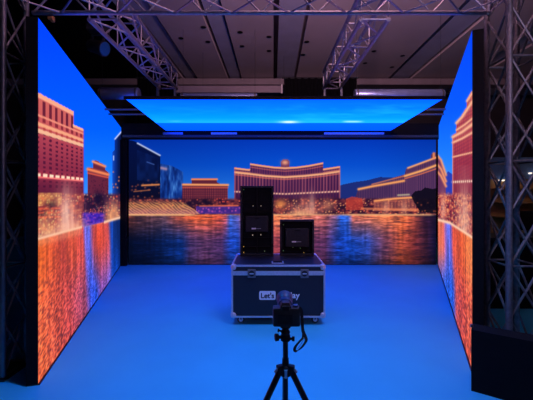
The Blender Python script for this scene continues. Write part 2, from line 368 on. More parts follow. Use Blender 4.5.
    deep = ramp(x, [(124, (4, 12, 40)), (150, (6, 18, 56)), (165, (8, 34, 96)), (182, (12, 48, 130)), (190, (66, 48, 100)), (205, (96, 56, 100)), (222, (76, 48, 104)), (230, (30, 70, 190)), (238, (24, 66, 180)), (246, (130, 56, 90)), (275, (170, 70, 84)), (300, (128, 58, 92)), (325, (90, 48, 92)), (338, (24, 64, 180)), (352, (20, 70, 190)), (368, (40, 66, 160)), (385, (120, 66, 96)), (400, (180, 76, 56)), (414, (120, 46, 50)), (436, (12, 16, 54))])
    t = sm(-4, 30, d)[:, None]; c = (near*(1-t)+deep*t)*np.interp(d, [0, 10, 50], [1, .92, .8])[:, None]
    c = c*(.85+.3*vn(x/2.2, y/26, 51)[:, None])
    rp = fbm(u*4.5, z*34, 53); rq = fbm(u*14, z*80, 54)
    k = np.clip(1+(rp-.5)*1.25+(rq-.5)*.7, .4, 1.6)[:, None]; c = c*k+np.array([[2, 12, 50]])*(1-np.clip(k, 0, 1))
    P.blend(w, c)
    P.blend(np.exp(-(d/1.0)**2)*np.interp(x, [124, 190, 200, 245, 275, 340, 352, 430, 436], [.9, .9, .2, .3, .7, .4, .8, .7, .1]), (255, 190, 130))
    P.c = P.c*(1-.55*sm(250, 266, y)[:, None]*.6)
    return P.c

def paint_right(x, y, u, z):
    P = Pic(x, y)
    P.c = ramp(y, [(30, (0, 70, 240)), (110, (6, 92, 246)), (160, (30, 130, 242)), (200, (90, 160, 236))])
    P.blend(P.poly([(444, 178), (448, 171), (452, 174), (456, 178), (456, 205), (444, 205)]), (36, 60, 170))
    b = P.poly([(430, 152), (438, 155), (441, 160), (445.6, 174), (446, 205), (430, 205)])
    P.blend(b, (92, 44, 84)); P.blend(b*((x/1.1 % 1) > .5)*.5, (150, 70, 90))
    for o in (0, 9, 16): P.blend(P.line([(437, 155+o), (441, 160+o), (446, 175+o*.7)], 1.3)*.9, (255, 160, 100))
    body = P.poly([(452.6, 139), (452.6, 135), (456.2, 133), (456.4, 121.5), (461, 117), (464.5, 110), (466.5, 108), (467, 99), (471, 92), (480, 84), (480, 205), (452.6, 205)])
    P.blend(body, ramp(y, [(90, (214, 100, 80)), (140, (190, 72, 68)), (170, (160, 50, 62)), (200, (110, 32, 52))]))
    sx = (x-452)*1.0
    P.blend(body*((y+sx*.55)/3.6 % 1 > .45)*.35, (120, 36, 60)); P.blend(body*((x/1.9 % 1) > .55)*.45, (130, 36, 56))
    for pts, w in (([(456.4, 123), (462, 117), (474, 99)], 1.5), ([(467, 101), (474, 90)], 1.3), ([(452.8, 137), (462, 132), (474, 123)], 1.7), ([(456.5, 130), (465, 124.5), (474, 117)], 1.0), ([(452.8, 142.5), (462, 138.5), (474, 131.5)], 1.2), ([(452.8, 157), (474, 152)], .8)):
        P.blend(P.line(pts, w), (255, 186, 132))
    P.blend(P.line([(452.8, 182), (474, 181)], 1.2)*((x/2 % 1) > .3), (255, 216, 176)); P.blend(P.line([(452.8, 139), (452.8, 200)], .6)*.7, (255, 150, 110))
    bs = sm(191, 197, y)
    P.blend(bs, ramp(fbm(x/2, y/3, 61), [(.15, (50, 16, 46)), (.5, (150, 50, 56)), (.85, (250, 150, 90))]))
    P.lights(bs, 1.8, 2.4, 62, .5, GOLD); P.lights(bs, 2.3, 3.6, 63, .6, (255, 110, 60))
    tex = .6+.6*vn(x/.8, y/10, 64)
    P.blend(P.blob(464, 222, 7, 40)*.75*tex*(y > 165), (250, 190, 150)); P.blend(P.blob(443, 210, 3, 16)*.6, (240, 170, 140))
    wl = np.interp(x, [437, 450, 474], [219.5, 223, 238.5]); d = y-wl; w = sm(-.5, .5, d)
    sh = (y-240)*.02
    c = ramp(x-sh, [(437, (220, 96, 70)), (440, (244, 120, 80)), (443.6, (240, 110, 90)), (446, (150, 110, 200)), (448.5, (110, 124, 240)), (451, (130, 110, 210)), (453, (224, 84, 60)), (462, (250, 100, 52)), (468, (255, 130, 66)), (474, (255, 140, 80))])
    deep = ramp(x-sh, [(437, (60, 70, 170)), (441, (60, 90, 210)), (444, (40, 104, 236)), (452, (40, 96, 220)), (455, (190, 76, 74)), (462, (214, 78, 60)), (474, (250, 110, 66))])
    t = sm(20, 70, d)[:, None]; c = c*(1-t)+deep*t; c = c*(.72+.42*vn(x/.8, y/36, 66)[:, None])
    rp = fbm(u*22-z*10, z*54+u*9, 67); k = np.clip(1+(rp-.5)*(.6+1.3*sm(10, 90, d)), .3, 1.6)[:, None]; c = c*k+np.array([[0, 14, 50]])*(1-np.clip(k, 0, 1))
    P.blend(w, c); P.blend(np.exp(-(d/1.6)**2), (255, 206, 160))
    return P.c

def paint_sky(x, y, u, z):
    P = Pic(x, y)
    P.c = ramp(y, [(98, (0, 96, 244)), (108, (0, 116, 250)), (118, (0, 146, 252)), (122.6, (30, 172, 250)), (123.2, (0, 96, 236)), (126, (0, 92, 232)), (132, (0, 84, 214))])
    k = sm(250, 330, x)*(1-sm(380, 430, x))
    P.blend((fbm(x/26, y/3.2, 71)-.35)*1.1*sm(101, 108, y)*(y < 123)*(.35+.5*k), (40, 190, 250))
    P.blend(np.exp(-((y-121.6)/.9)**2)*sm(.45, .8, vn(x/22, y/9, 73))*.9, (190, 230, 250))
    P.blend(P.blob(289, 122, 9, 1.2)*1.1, (240, 240, 225))
    P.blend((x < 200)*(y < 123)*.25*sm(200, 130, x), (0, 120, 255))
    return P.c

screen_mat = {}
def led_mat(name):
    m = bpy.data.materials.new(name); m.use_nodes = True; nt = m.node_tree
    b = nt.nodes['Principled BSDF']; b.inputs['Base Color'].default_value = (.002, .002, .002, 1); b.inputs['Roughness'].default_value = .8
    b.inputs['Specular IOR Level'].default_value = .03
    a = nt.nodes.new('ShaderNodeAttribute'); a.attribute_name = 'picture'
    nt.links.new(a.outputs['Color'], b.inputs['Emission Color']); b.inputs['Emission Strength'].default_value = 1
    return m
LED = led_mat('led_picture')

def screen(parent, name, p00, p10, p01, p11, nu, nv, painter, gain, off):
    """quad grid p00 (u0,v0) p10 (u1,v0) p01 (u0,v1) p11; colours painted per vertex"""
    U, V = np.meshgrid(np.linspace(0, 1, nu), np.linspace(0, 1, nv)); U = U.ravel()[:, None]; V = V.ravel()[:, None]
    A = [np.array(p)[None, :] for p in (p00, p10, p01, p11)]
    Pt = A[0]*(1-U)*(1-V)+A[1]*U*(1-V)+A[2]*(1-U)*V+A[3]*U*V
    x = Pt[:, 0]/Pt[:, 1]*F+CX; y = HY-(Pt[:, 2]-EYE)/Pt[:, 1]*F
    L = (Vector(p10)-Vector(p00)).length
    col = painter(x, y, U[:, 0]*L, Pt[:, 2])
    lin = srgb(np.clip(col, 0, 255))*np.array(gain)[None, :]
    me = bpy.data.meshes.new(name)
    i = np.arange(nu*nv).reshape(nv, nu)
    q = np.stack([i[:-1, :-1], i[:-1, 1:], i[1:, 1:], i[1:, :-1]], -1).reshape(-1, 4)
    Pl = Pt-np.array(parent.location)[None, :]
    me.vertices.add(len(Pl)); me.vertices.foreach_set('co', Pl.astype(np.float32).ravel())
    me.loops.add(q.size); me.loops.foreach_set('vertex_index', q.astype(np.int32).ravel())
    me.polygons.add(len(q)); me.polygons.foreach_set('loop_start', np.arange(0, q.size, 4, dtype=np.int32))
    me.update(calc_edges=True)
    at_ = me.color_attributes.new('picture', 'FLOAT_COLOR', 'POINT')
    at_.data.foreach_set('color', np.concatenate([lin, np.ones((len(lin), 1))], 1).astype(np.float32).ravel())
    me.materials.append(LED); me.validate()
    o = bpy.data.objects.new(name, me); C.objects.link(o); o.parent = parent
    return o

# ------------------------------------------------------------------ LED walls
TOP = 3.06; BASE = .014; TH = .09
LN = Vector((-1.90, 2.83, 0)); LF = Vector((-3.25, 7.60, 0))
RN = Vector((1.845, 3.05, 0)); RF = Vector((3.835, 7.60, 0))
YB = 7.58; BL = -3.07; BR = 3.78
def led_wall(label, a, b, out, painter, nu, nv, gain, zt=TOP):
    """a -> b along the floor, 'out' = unit normal pointing to the cabinets' back"""
    t = thing('led_wall', a, label, 'screen')
    e = out*.004
    up = lambda p, z: (p.x, p.y, z)
    screen(t, 'display', up(a, BASE), up(b, BASE), up(a, zt), up(b, zt), nu, nv, painter, gain, 0)
    a1, b1 = a+e, b+e; a2, b2 = a+out*TH, b+out*TH
    MB().prism([(a1.x, a1.y), (b1.x, b1.y), (b2.x, b2.y), (a2.x, a2.y)], BASE-.005, zt).build('cabinet_frame', MT['black'], t)
    a0 = a-out*.012; b0 = b-out*.012
    MB().prism([(a0.x, a0.y), (b0.x, b0.y), (b2.x, b2.y), (a2.x, a2.y)], 0, BASE-.006).build('base_rail', MT['satin'], t)
    return t
def nrm(a, b, sgn):
    d = (b-a).normalized(); return Vector((d.y, -d.x, 0))*sgn
nl = nrm(LN, LF, -1); nr = nrm(RN, RF, 1)
wl_ = led_wall('tall LED wall on the left, showing a red hotel block and orange lake reflections', LN, LF, nl, paint_left, 330, 330, (1.0, 1.0, 1.25))
# back rail braces behind the left wall
wr_ = led_wall('tall LED wall on the right, seen edge-on beside the bright truss tower', RN, RF, nr, paint_right, 260, 260, (1.0, 1.0, 1.2))
wb_ = led_wall('wide LED wall at the back, showing a curved hotel across a lake at dusk', Vector((BL, YB, 0)), Vector((BR, YB, 0)), Vector((0, 1, 0)), paint_back, 620, 260, (1, 1, 1))

# overhead LED panel
cz = 2.95
c0 = at(126, 99.5, 4.9); c1 = at(442.5, 99.5, 4.9); c2 = at(166, 131.5, 7.36); c3 = at(390.5, 131.5, 7.36)
t = thing('led_ceiling_panel', (0, 4.9, cz), 'flat LED panel hung overhead showing bright blue sky', 'screen')
screen(t, 'display', (c0.x, 4.9, cz), (c1.x, 4.9, cz), (c2.x, 7.36, cz), (c3.x, 7.36, cz), 240, 110, paint_sky, (1, 1.3, 3.6), 0)
MB().prism([(c0.x, 4.9), (c1.x, 4.9), (c3.x, 7.36), (c2.x, 7.36)], cz+.004, cz+.034).build('cabinet_frame', MT['black'], t)
MB().b2((c0.x-.02, 4.86, cz-.004), (c1.x+.02, 4.896, cz+.038)).build('edge_trim', MT['black'], t)
MB().b2((BL-.06, 7.365, 2.775), (BR+.02, 7.50, cz+.16)).build('rear_header', MT['black'], t)
MB().b2((BL-.04, 7.335, 2.80), (BR, 7.364, 2.855), .008).build('header_lip', MT['lip'], t)
MB().b2((BL-.15, 7.44, 0), (BL-.01, 7.53, 2.77)).build('corner_post', MT['black'], t)
for xa, xb, m_ in ((163, 183, 'silver'), (211, 237, 'trim'), (324, 384, 'trim')):  # added silver strips standing in for bright reflections on the header lip
    a = at(xa, 132.4, 7.334); b = at(xb, 134.6, 7.334)
    MB().b2((a.x, 7.322, b.z), (b.x, 7.334, a.z), .003).build('highlight_strip', MT[m_], t)
for sx in (-1, 1):          # outrigger bars tying the panel to the side walls
    for Y in (5.7, 6.05):
        k = (Y-4.9)/2.46
        e0 = c0.x*(1-k)+c2.x*k if sx < 0 else c1.x*(1-k)+c3.x*k
        kk = (Y-LN.y)/(LF.y-LN.y) if sx < 0 else (Y-RN.y)/(RF.y-RN.y)
        e1 = (LN.x+(LF.x-LN.x)*kk-.03) if sx < 0 else (RN.x+(RF.x-RN.x)*kk+.03)
        MB().tube((e0*.97, Y, cz+.053), (e1, Y, cz+.053), .018).build('outrigger_bar', MT['alud'], t)

# ------------------------------------------------------------------ trusses
def truss(label, p0, p1, u, v, name='box_truss', cat='truss', group=None, rc=.026, rb=.011, pitch=.27, mat_='alu', faces=(0, 1, 2, 3), xbr=False, rung=True):
    """box truss from p0 to p1 (centre of the lower-left chord), section vectors u, v"""
    p0 = Vector(p0); p1 = Vector(p1); u = Vector(u); v = Vector(v); d = p1-p0; L = d.length
    t = thing(name, p0, label, cat, group)
    cor = [Vector((0, 0, 0)), u, u+v, v]
    m = MT[mat_]
    for c in cor: MB().tube(p0+c, p1+c, rc, 12).build('chord', m, t, True)
    n = max(2, round(L/pitch))
    for fi in faces:
        a, b = cor[fi], cor[(fi+1) % 4]
        for k in range(n):
            s0, s1 = d*(k/n), d*((k+1)/n)
            if xbr:
                if k % 2 == 0:
                    s1 = d*(min(n, k+2)/n)
                    MB().tube(p0+s0+a, p0+s1+b, rb, 6).build('brace', m, t); MB().tube(p0+s0+b, p0+s1+a, rb, 6).build('brace', m, t)
            elif k % 2 == 0: MB().tube(p0+s0+a, p0+s1+b, rb, 6).build('brace', m, t)
            else: MB().tube(p0+s0+b, p0+s1+a, rb, 6).build('brace', m, t)
            if rung and k % (4 if xbr else 2) == 0: MB().tube(p0+s0+a, p0+s0+b, rb*.9, 6).build('rung', m, t)
        MB().tube(p1+a, p1+b, rb, 6).build('rung', m, t)
    if name == 'truss_tower':
        c_ = p0+(u+v)/2; MB().box((c_.x, c_.y, .006), (.35, .37, .012)).build('base_plate', MT['satin'], t)
    return t
TZ = 3.265
# front header truss: rear lower chord shows at the top of the picture
truss('horizontal aluminium truss crossing the very top, above both side walls', (-2.2, 2.93, 3.295), (2.09, 2.93, 3.295), (0, .27, 0), (0, 0, .27), pitch=.27, rc=.021, rb=.009, rung=False)
truss('left of the two roof trusses running away from us under the hall ceiling', (-1.70, 3.26, TZ), (-1.70, 5.42, TZ), (.27, 0, 0), (0, 0, .27), pitch=.31, rb=.010, rc=.023)
truss('right of the two roof trusses running away from us under the hall ceiling', (.91, 3.26, TZ), (.91, 5.42, TZ), (.26, 0, 0), (0, 0, .27), pitch=.31, rb=.010, rc=.023)
# towers
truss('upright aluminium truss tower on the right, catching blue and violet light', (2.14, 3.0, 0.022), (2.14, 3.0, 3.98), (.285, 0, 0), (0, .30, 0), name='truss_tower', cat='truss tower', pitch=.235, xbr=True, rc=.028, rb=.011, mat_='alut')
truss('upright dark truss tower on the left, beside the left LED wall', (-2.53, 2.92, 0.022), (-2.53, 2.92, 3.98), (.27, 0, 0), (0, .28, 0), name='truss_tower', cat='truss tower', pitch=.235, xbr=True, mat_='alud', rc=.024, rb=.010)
# short hangers from the roof trusses to the LED ceiling panel
for xx, lb in ((-1.70, 'left hanging bracket between roof truss and overhead LED panel'), (.91, 'right hanging bracket between roof truss and overhead LED panel')):
    w = .27 if xx < 0 else .26
    h = thing('hanging_bracket', (xx, 5.3, cz+.035), lb, 'bracket')
    for q in (0, w): MB().b2((xx+q-.015, 5.3, cz+.035), (xx+q+.015, 5.34, TZ-.024)).build('plate', MT['alud'], h)
    MB().b2((xx-.03, 5.29, cz+.035), (xx+w+.03, 5.35, cz+.05)).build('foot', MT['alud'], h)

# silver tubes behind the overhead panel
def tube_h(name, label, x0, x1, y0, y1, Y, m, orange=False):
    a = at(x0, y0, Y); b = at(x1, y1, Y); r = abs(a.z-b.z)/2; zc_ = (a.z+b.z)/2
    t = thing(name, (a.x, Y+r, zc_), label, 'duct', None)
    MB().lathe((a.x, Y+r, zc_), (1, 0, 0), [(0, r*.9), (.02, r), (b.x-a.x-.02, r), (b.x-a.x, r*.9)], 28).build('tube', m, t, True)
    for q in (.03, b.x-a.x-.06):
        MB().lathe((a.x+q, Y+r, zc_), (1, 0, 0), [(0, r*1.06), (.03, r*1.06)], 28).build('clamp_ring', MT['alud'], t)
        MB().tube((a.x+q+.015, Y+r, zc_+r), (a.x+q+.015, Y+r, HZ+(.249 if x0 < 100 else -.001)), .0025, 6).build('suspension_wire', MT['satin'], t)
    return t
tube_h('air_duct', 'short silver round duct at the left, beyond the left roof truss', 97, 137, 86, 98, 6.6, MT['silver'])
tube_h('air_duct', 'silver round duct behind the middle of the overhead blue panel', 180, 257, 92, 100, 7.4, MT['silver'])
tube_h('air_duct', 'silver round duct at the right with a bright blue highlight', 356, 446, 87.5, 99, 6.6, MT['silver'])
a = at(176, 85.5, 8.6); b = at(281, 92.5, 8.6)
t = thing('projection_screen_housing', ((a.x+b.x)/2, 8.7, b.z), 'long brownish rectangular housing hung under the far ceiling beam', 'housing')
MB().b2((a.x, 8.6, b.z), (b.x, 8.8, a.z), .01).build('casing', MT['bulk'], t)
MB().b2((b.x, 8.58, b.z-.03), (b.x+.04, 8.82, a.z+.03)).build('end_cap', MT['alud'], t)
for q in (.25, .75): MB().tube((a.x+(b.x-a.x)*q, 8.7, a.z), (a.x+(b.x-a.x)*q, 8.7, HZ-.001), .003, 6).build('suspension_rod', MT['satin'], t)
# black drapes hanging behind
for x0, x1, lb in ((137, 178, 'black drape hung behind the end of the left roof truss'), (284, 357, 'black drape hung behind the end of the right roof truss')):
    a = at(x0, 84.8, 8.9); b = at(x1, 0, 8.9); mb = MB(); n = 40; th = []
    for k in range(n+1):
        xx = a.x+(b.x-a.x)*k/n; th.append((xx, 8.92+.025*math.sin(k*1.7)))
    poly = th+[(p[0], p[1]+.012) for p in reversed(th)]
    n2 = len(poly); zlo, zhi = 3.2, 4.62
    vs = [(p[0], p[1], zlo) for p in poly]+[(p[0], p[1], zhi) for p in poly]
    mb.add(vs, [(k, (k+1) % n2, n2+(k+1) % n2, n2+k) for k in range(n2)])
    t = thing('black_drape', ((a.x+b.x)/2, 8.92, zlo), lb, 'drape')
    mb.build('cloth', MT['cloth'], t)
    MB().tube((a.x-.05, 8.93, zhi), (b.x+.05, 8.93, zhi), .02).build('rail', MT['satin'], t)
    for q in (a.x, b.x): MB().tube((q, 8.93, zhi), (q, 8.93, HZ-.001), .003, 6).build('wire', MT['satin'], t)

# moving head lamp left of the roof truss
hp = at(97, 47, 4.6)
t = thing('moving_head_lamp', (hp.x, 4.6, hp.z), 'dark moving-head stage lamp with a blue lens, above the left LED wall', 'stage lamp')
aim = Vector((.92, -.22, -.3)).normalized()
MB().lathe(hp-aim*.13, aim, [(0, .05), (.03, .085), (.16, .09), (.22, .105), (.26, .105)], 24).build('head', MT['satin'], t, True)
MB().lathe(hp+aim*.131, aim, [(0, .09), (.006, .085)], 24).build('lens', MT['blens'], t)
MB().path([hp+Vector((-.1, .08, 0)), hp+Vector((-.1, .08, .2)), hp+Vector((.1, -.02, .2)), hp+Vector((.1, -.02, 0))], .016).build('yoke', MT['satin'], t)
MB().box(hp+Vector((0, .03, .25)), (.24, .2, .09), 0, .01).build('base', MT['satin'], t)
MB().tube(hp+Vector((0, .03, .29)), (hp.x, 4.63, HZ+.249), .02).build('drop_pipe', MT['satin'], t)
# clamp on the header truss, coloured amber to stand in for orange light
ap = at(54, 22, 3.22)
t = thing('rigging_clamp', ap, 'small rigging clamp, amber in place of orange light, at the top corner of the left LED wall', 'clamp')
MB().box(ap+Vector((0, -.02, .015)), (.03, .03, .05), 0, .006).build('strap', MT['amber'], t)
MB().lathe(ap+Vector((-.02, -.05, .01)), (1, 0, 0), [(0, .016), (.04, .016)], 14).build('bolt', MT['amber'], t)

# ------------------------------------------------------------------ black ballast box right
A = Vector((1.655, 2.75)); B = Vector((2.36, 2.27)); n_ = Vector((.56, .82)).normalized()*.16
t = thing('ballast_box', (A.x, A.y, 0), 'low black box standing in front of the right truss tower', 'box')
MB().prism([tuple(A), tuple(B), tuple(B+n_), tuple(A+n_)], 0, .495).build('body', MT['black'], t)
MB().tube((A.x+.035, A.y+.05, .496), (A.x+.035, A.y+.05, .518), .012).build('knob', MT['alud'], t)

# ------------------------------------------------------------------ flight case
cy = 4.09; cx0, cx1, cyb = -.425, .708, 4.865; z0, z1 = .098, .733
t = thing('flight_case', ((cx0+cx1)/2, (cy+cyb)/2, 0), 'black flight case with silver edges on castors, two LED cabinets on top', 'flight case')
fc = t
lid = z1-.098
MB().b2((cx0+.012, cy+.008, z0+.005), (cx1-.012, cyb-.008, lid)).build('body', MT['ply'], t)
ld = MB().b2((cx0+.012, cy+.008, lid+.012), (cx1-.012, cyb-.008, z1-.004)).build('lid', MT['ply'], t)
e = .022
mb = MB()
for xx in (cx0, cx1-e):
    for yy in (cy, cyb-e): mb.b2((xx, yy, z0), (xx+e, yy+e, z1), .003)
for yy in (cy, cyb-e):
    for zz in (z0, z1-e): mb.b2((cx0+e, yy, zz), (cx1-e, yy+e, zz+e), .003)
for xx in (cx0, cx1-e):
    for zz in (z0, z1-e): mb.b2((xx, cy+e, zz), (xx+e, cyb-e, zz+e), .003)
mb.build('edge_profile', MT['trim'], t)
mb = MB()
for yy in (cy-.004, cyb-.01): mb.b2((cx0+e, yy, lid-.026), (cx1-e, yy+.014, lid+.026), .004)
for xx in (cx0-.004, cx1-.01): mb.b2((xx, cy+e, lid-.026), (xx+.014, cyb-e, lid+.026), .004)
mb.build('closing_band', MT['trim'], t)
for xx in (cx0+.028, cx1-.028):
    for yy in (cy+.028, cyb-.028):
        for zz in (z0+.028, z1-.028):
            MB().lathe((xx, yy, zz-.036), (0, 0, 1), [(0, .018), (.01, .032), (.036, .039), (.062, .032), (.072, .018)], 14).build('ball_corner', MT['trim'], t, True)
for px in (251.7, 304.5):
    X = (px-CX)/F*cy; zc = EYE+(HY-273.3)/F*cy
    l = MB().box((X, cy-.010, zc), (.098, .012, .105), 0, .01).build('latch', MT['alud'], t)
    MB().lathe((X, cy-.017, zc), (0, -1, 0), [(0, .036), (.004, .034)], 20).build('latch_dish', MT['satin'], l)
    MB().box((X, cy-.024, zc), (.05, .006, .014), 0, .002).build('latch_key', MT['trim'], l)
hp_ = MB().b2(((271.5-CX)/F*4.27, 4.16, z1+.001), ((283.5-CX)/F*4.27, 4.29, z1+.010), .003).build('handle_plate', MT['trim'], t)
MB().b2(((273-CX)/F*4.27, 4.18, z1+.0105), ((282-CX)/F*4.27, 4.27, z1+.014)).build('handle_grip', MT['black'], hp_)
for xx in (cx0+.11, cx1-.11):
    for yy in (cy+.10, cyb-.10):
        c = MB().b2((xx-.055, yy-.045, z0-.008), (xx+.055, yy+.045, z0-.0005))
        for q in (-.022, .042): c.box((xx, yy+q, .072), (.022, .004, .056))
        c = c.build('castor', MT['alud'], t)
        MB().lathe((xx, yy+.028, .044), (0, -1, 0), [(0, .034), (.004, .043), (.032, .043), (.036, .034)], 24).build('wheel', MT['rub'], c, True)
        MB().lathe((xx, yy-.0085, .044), (0, -1, 0), [(0, .028), (.004, .026), (.005, .014)], 20).build('wheel_hub', MT['trim'], c)
        MB().tube((xx, yy-.026, .044), (xx, yy+.046, .044), .008).build('axle', MT['trim'], c)

def text_mesh(s, size, name, m, parent, loc, align='LEFT', ext=.0012, bold=0.):
    cu = bpy.data.curves.new(name, 'FONT'); cu.body = s; cu.size = size; cu.extrude = ext; cu.align_x = align; cu.offset = bold
    o = bpy.data.objects.new(name+'_tmp', cu); C.objects.link(o); bpy.context.view_layer.update()
    me = bpy.data.meshes.new_from_object(o.evaluated_get(bpy.context.evaluated_depsgraph_get()))
    bpy.data.objects.remove(o); me.materials.clear(); me.materials.append(m); me.name = name
    r = bpy.data.objects.new(name, me); C.objects.link(r); r.parent = parent
    off = Vector((0, 0, 0)); p = parent
    while p: off += p.location; p = p.parent
    r.location = Vector(loc)-off; r.rotation_euler = (math.pi/2, 0, 0)
    return r
fy_ = cy+.008
bx0, bx1 = (259.2-CX)/F*cy, (275.6-CX)/F*cy; bz0, bz1 = EYE+(HY-300)/F*cy, EYE+(HY-291.2)/F*cy
bd = MB(); r_ = .018; pl = []
for qx, qz, a0 in ((bx1-r_, bz1-r_, 0), (bx0+r_, bz1-r_, 90), (bx0+r_, bz0+r_, 180), (bx1-r_, bz0+r_, 270)):
    for k in range(7):
        an = math.radians(a0+k*15); pl.append((qx+r_*math.cos(an), qz+r_*math.sin(an)))
nn = len(pl)
bd.add([(p[0], fy_-.0005, p[1]) for p in pl]+[(p[0], fy_-.003, p[1]) for p in pl], [tuple(range(nn)), tuple(range(nn, 2*nn))[::-1]]+[(k, (k+1) % nn, nn+(k+1) % nn, nn+k) for k in range(nn)])
bdo = bd.build('printed_badge', MT['white'], t)
text_mesh("Let's", .088, 'lettering', MT['ink'], t, ((bx0+bx1)/2, fy_-.0045, bz0+.022), 'CENTER', bold=.002)
text_mesh("Play", .102, 'lettering', MT['white'], t, ((299.6-CX)/F*cy, fy_-.0025, bz0+.022), 'RIGHT', bold=.0015)

# ------------------------------------------------------------------ LED cabinets standing on the case
def cabinet(label, x0, x1, h, tall):
    Yf = 4.70; zb_ = z1+.001
    t = thing('led_cabinet', ((x0+x1)/2, Yf+.04, zb_), label, 'LED cabinet')
    W = x1-x0; fr = .028
    m = MB()
    m.b2((x0, Yf, zb_), (x0+fr, Yf+.08, zb_+h), .004).b2((x1-fr, Yf, zb_), (x1, Yf+.08, zb_+h), .004)
    m.b2((x0+fr, Yf, zb_), (x1-fr, Yf+.08, zb_+fr), .004).b2((x0+fr, Yf, zb_+h-fr), (x1-fr, Yf+.08, zb_+h), .004)
    m.build('frame', MT['satin'], t)
    MB().b2((x0+fr, Yf+.055, zb_+fr), (x1-fr, Yf+.078, zb_+h-fr)).build('module_back', MT['black'], t)
    xm = (x0+x1)/2
    if tall:
        MB().b2((xm-.008, Yf+.012, zb_+fr), (xm+.008, Yf+.054, zb_+h-fr)).build('rib', MT['black'], t)
        rows = [.12, .25, .38, .62, .75, .88]; cz_ = zb_+h*.455; bh = .22
    else: rows = [.1, .9]; cz_ = zb_+h*.50; bh = .26
    for q in rows: MB().b2((x0+fr, Yf+.03, zb_+h*q-.006), (x1-fr, Yf+.0545, zb_+h*q+.006)).build('rib', MT['black'], t)
    pb = MB().box((xm, Yf+.022, cz_), (W*.68, .05, bh), 0, .012).build('power_box', MT['lip'] if False else MT['satin'], t)
    MB().path([(xm-.03, Yf-.003, cz_+bh/2-.03), (xm-.03, Yf-.018, cz_+bh/2-.03), (xm+.03, Yf-.018, cz_+bh/2-.03), (xm+.03, Yf-.003, cz_+bh/2-.03)], .005).build('handle', MT['black'], pb)
    bx = xm-.045; bz = cz_-bh/2+.045 if tall else cz_-.055
    MB().b2((bx-.028, Yf-.006, bz-.009), (bx+.032, Yf-.0035, bz+.010)).build('badge', MT['white'], pb)
    MB().b2((bx+.036, Yf-.006, bz-.004), (bx+.10, Yf-.0035, bz+.004)).build('badge', MT['grey'], pb)
    def lamp(px, py, m, r=.0055):
        X = (px-CX)/F*Yf; Z = EYE+(HY-py)/F*Yf
        MB().lathe((X, Yf+.055, Z), (0, -1, 0), [(0, r), (.05, r), (.057, r*.6)], 12).build('status_light', m, t)
    if tall:
        for px, py in ((253, 206), (261, 206), (252.6, 235.4), (260.8, 235)): lamp(px, py, MT['lwht'])
        for px, py, m_ in ((243.6, 189.5, 'lgrn'), (243.6, 247, 'lyel'), (243.6, 252.8, 'lyel'), (264.6, 251.5, 'lgrn')): lamp(px, py, MT[m_], .0045)
    else:
        for px, py, m_ in ((283.6, 225, 'lgrn'), (283.4, 251, 'lgrn'), (304, 252.8, 'lyel'), (293, 247.5, 'lgrn'), (300.5, 248.5, 'lgrn')): lamp(px, py, MT[m_], .0045)
    # latches on the frame sides
    for zz in (zb_+h*.15, zb_+h*.85):
        for xx in (x0+.014, x1-.014): MB().box((xx, Yf-.003, zz), (.016, .006, .04), 0, .002).build('side_lock', MT['alud'] if False else MT['black'], t)
    return t
cabinet('tall black LED cabinet standing upright on the flight case, left one', (240.2-CX)/F*4.7, (273.6-CX)/F*4.7, .965, True)
cabinet('short square black LED cabinet on the right half of the flight case', (280.0-CX)/F*4.7, (314.2-CX)/F*4.7, .495, False)

# ------------------------------------------------------------------ tripod and camera
TY = 1.72; TX = (285.5-CX)/F*TY
zz = lambda y, Y=TY: EYE+(HY-y)/F*Y
t = thing('tripod', (TX, TY, 0), 'black camera tripod standing in front of the flight case', 'tripod')
cz0 = zz(369); 
MB().tube((TX, TY, .42), (TX, TY, zz(341)), .0135, 16).build('centre_column', MT['carb'], t, True)
MB().lathe((TX, TY, cz0-.035), (0, 0, 1), [(0, .02), (.01, .032), (.04, .034), (.05, .03), (.058, .018), (.09, .0165)], 20).build('shoulder', MT['satin'], t, True)
MB().tube((TX, TY-.025, cz0-.03), (TX, TY-.03, cz0+.012), .009).build('column_lock', MT['trim'], t)
for ang in (205, 335, 88):
    a = math.radians(ang); dr = Vector((math.cos(a), math.sin(a), 0))
    top = Vector((TX, TY, cz0))+dr*.03
    foot = Vector((TX, TY, 0))+dr*.44 + Vector((0, 0, .012))
    mid = top.lerp(foot, .42)
    l = MB().tube(top, mid, .0155, 12, .0145).tube(mid, foot, .0115, 12, .0095)
    l.tube(top.lerp(foot, .40), top.lerp(foot, .44), .0185, 12)
    l = l.build('leg', MT['carb'], t, True)
    MB().box(top+Vector((0, 0, .006)), (.035, .03, .04), a, .006).build('hinge', MT['satin'], l)
    MB().tube(top+dr*.014+Vector((0, 0, .012)), top+dr*.032+Vector((0, 0, -.004)), .0065).build('angle_lock', MT['trim'], l)
    MB().lathe(foot-Vector((0, 0, .012)), (0, 0, 1), [(0, .015), (.012, .016), (.024, .011)], 12).build('rubber_foot', MT['rub'], l, True)
hz = zz(341)
MB().lathe((TX, TY, hz), (0, 0, 1), [(0, .016), (.004, .024), (.03, .024), (.036, .02), (.045, .024), (.055, .02), (.066, .014), (.07, .026), (.080, .026)], 22).build('ball_head', MT['satin'], t, True)
MB().lathe((TX-.022, TY, hz+.020), (-1, -.15, 0), [(0, .008), (.012, .008), (.013, .017), (.030, .019), (.033, .014)], 14).build('knob', MT['satin'], t, True)
MB().lathe((TX+.022, TY, hz+.012), (1, -.15, 0), [(0, .006), (.010, .006), (.011, .012), (.024, .012)], 14).build('knob', MT['satin'], t, True)
MB().lathe((TX-.02, TY-.005, hz+.052), (-1, 0, .2), [(0, .005), (.012, .005), (.013, .009), (.02, .009)], 12).build('knob', MT['satin'], t, True)

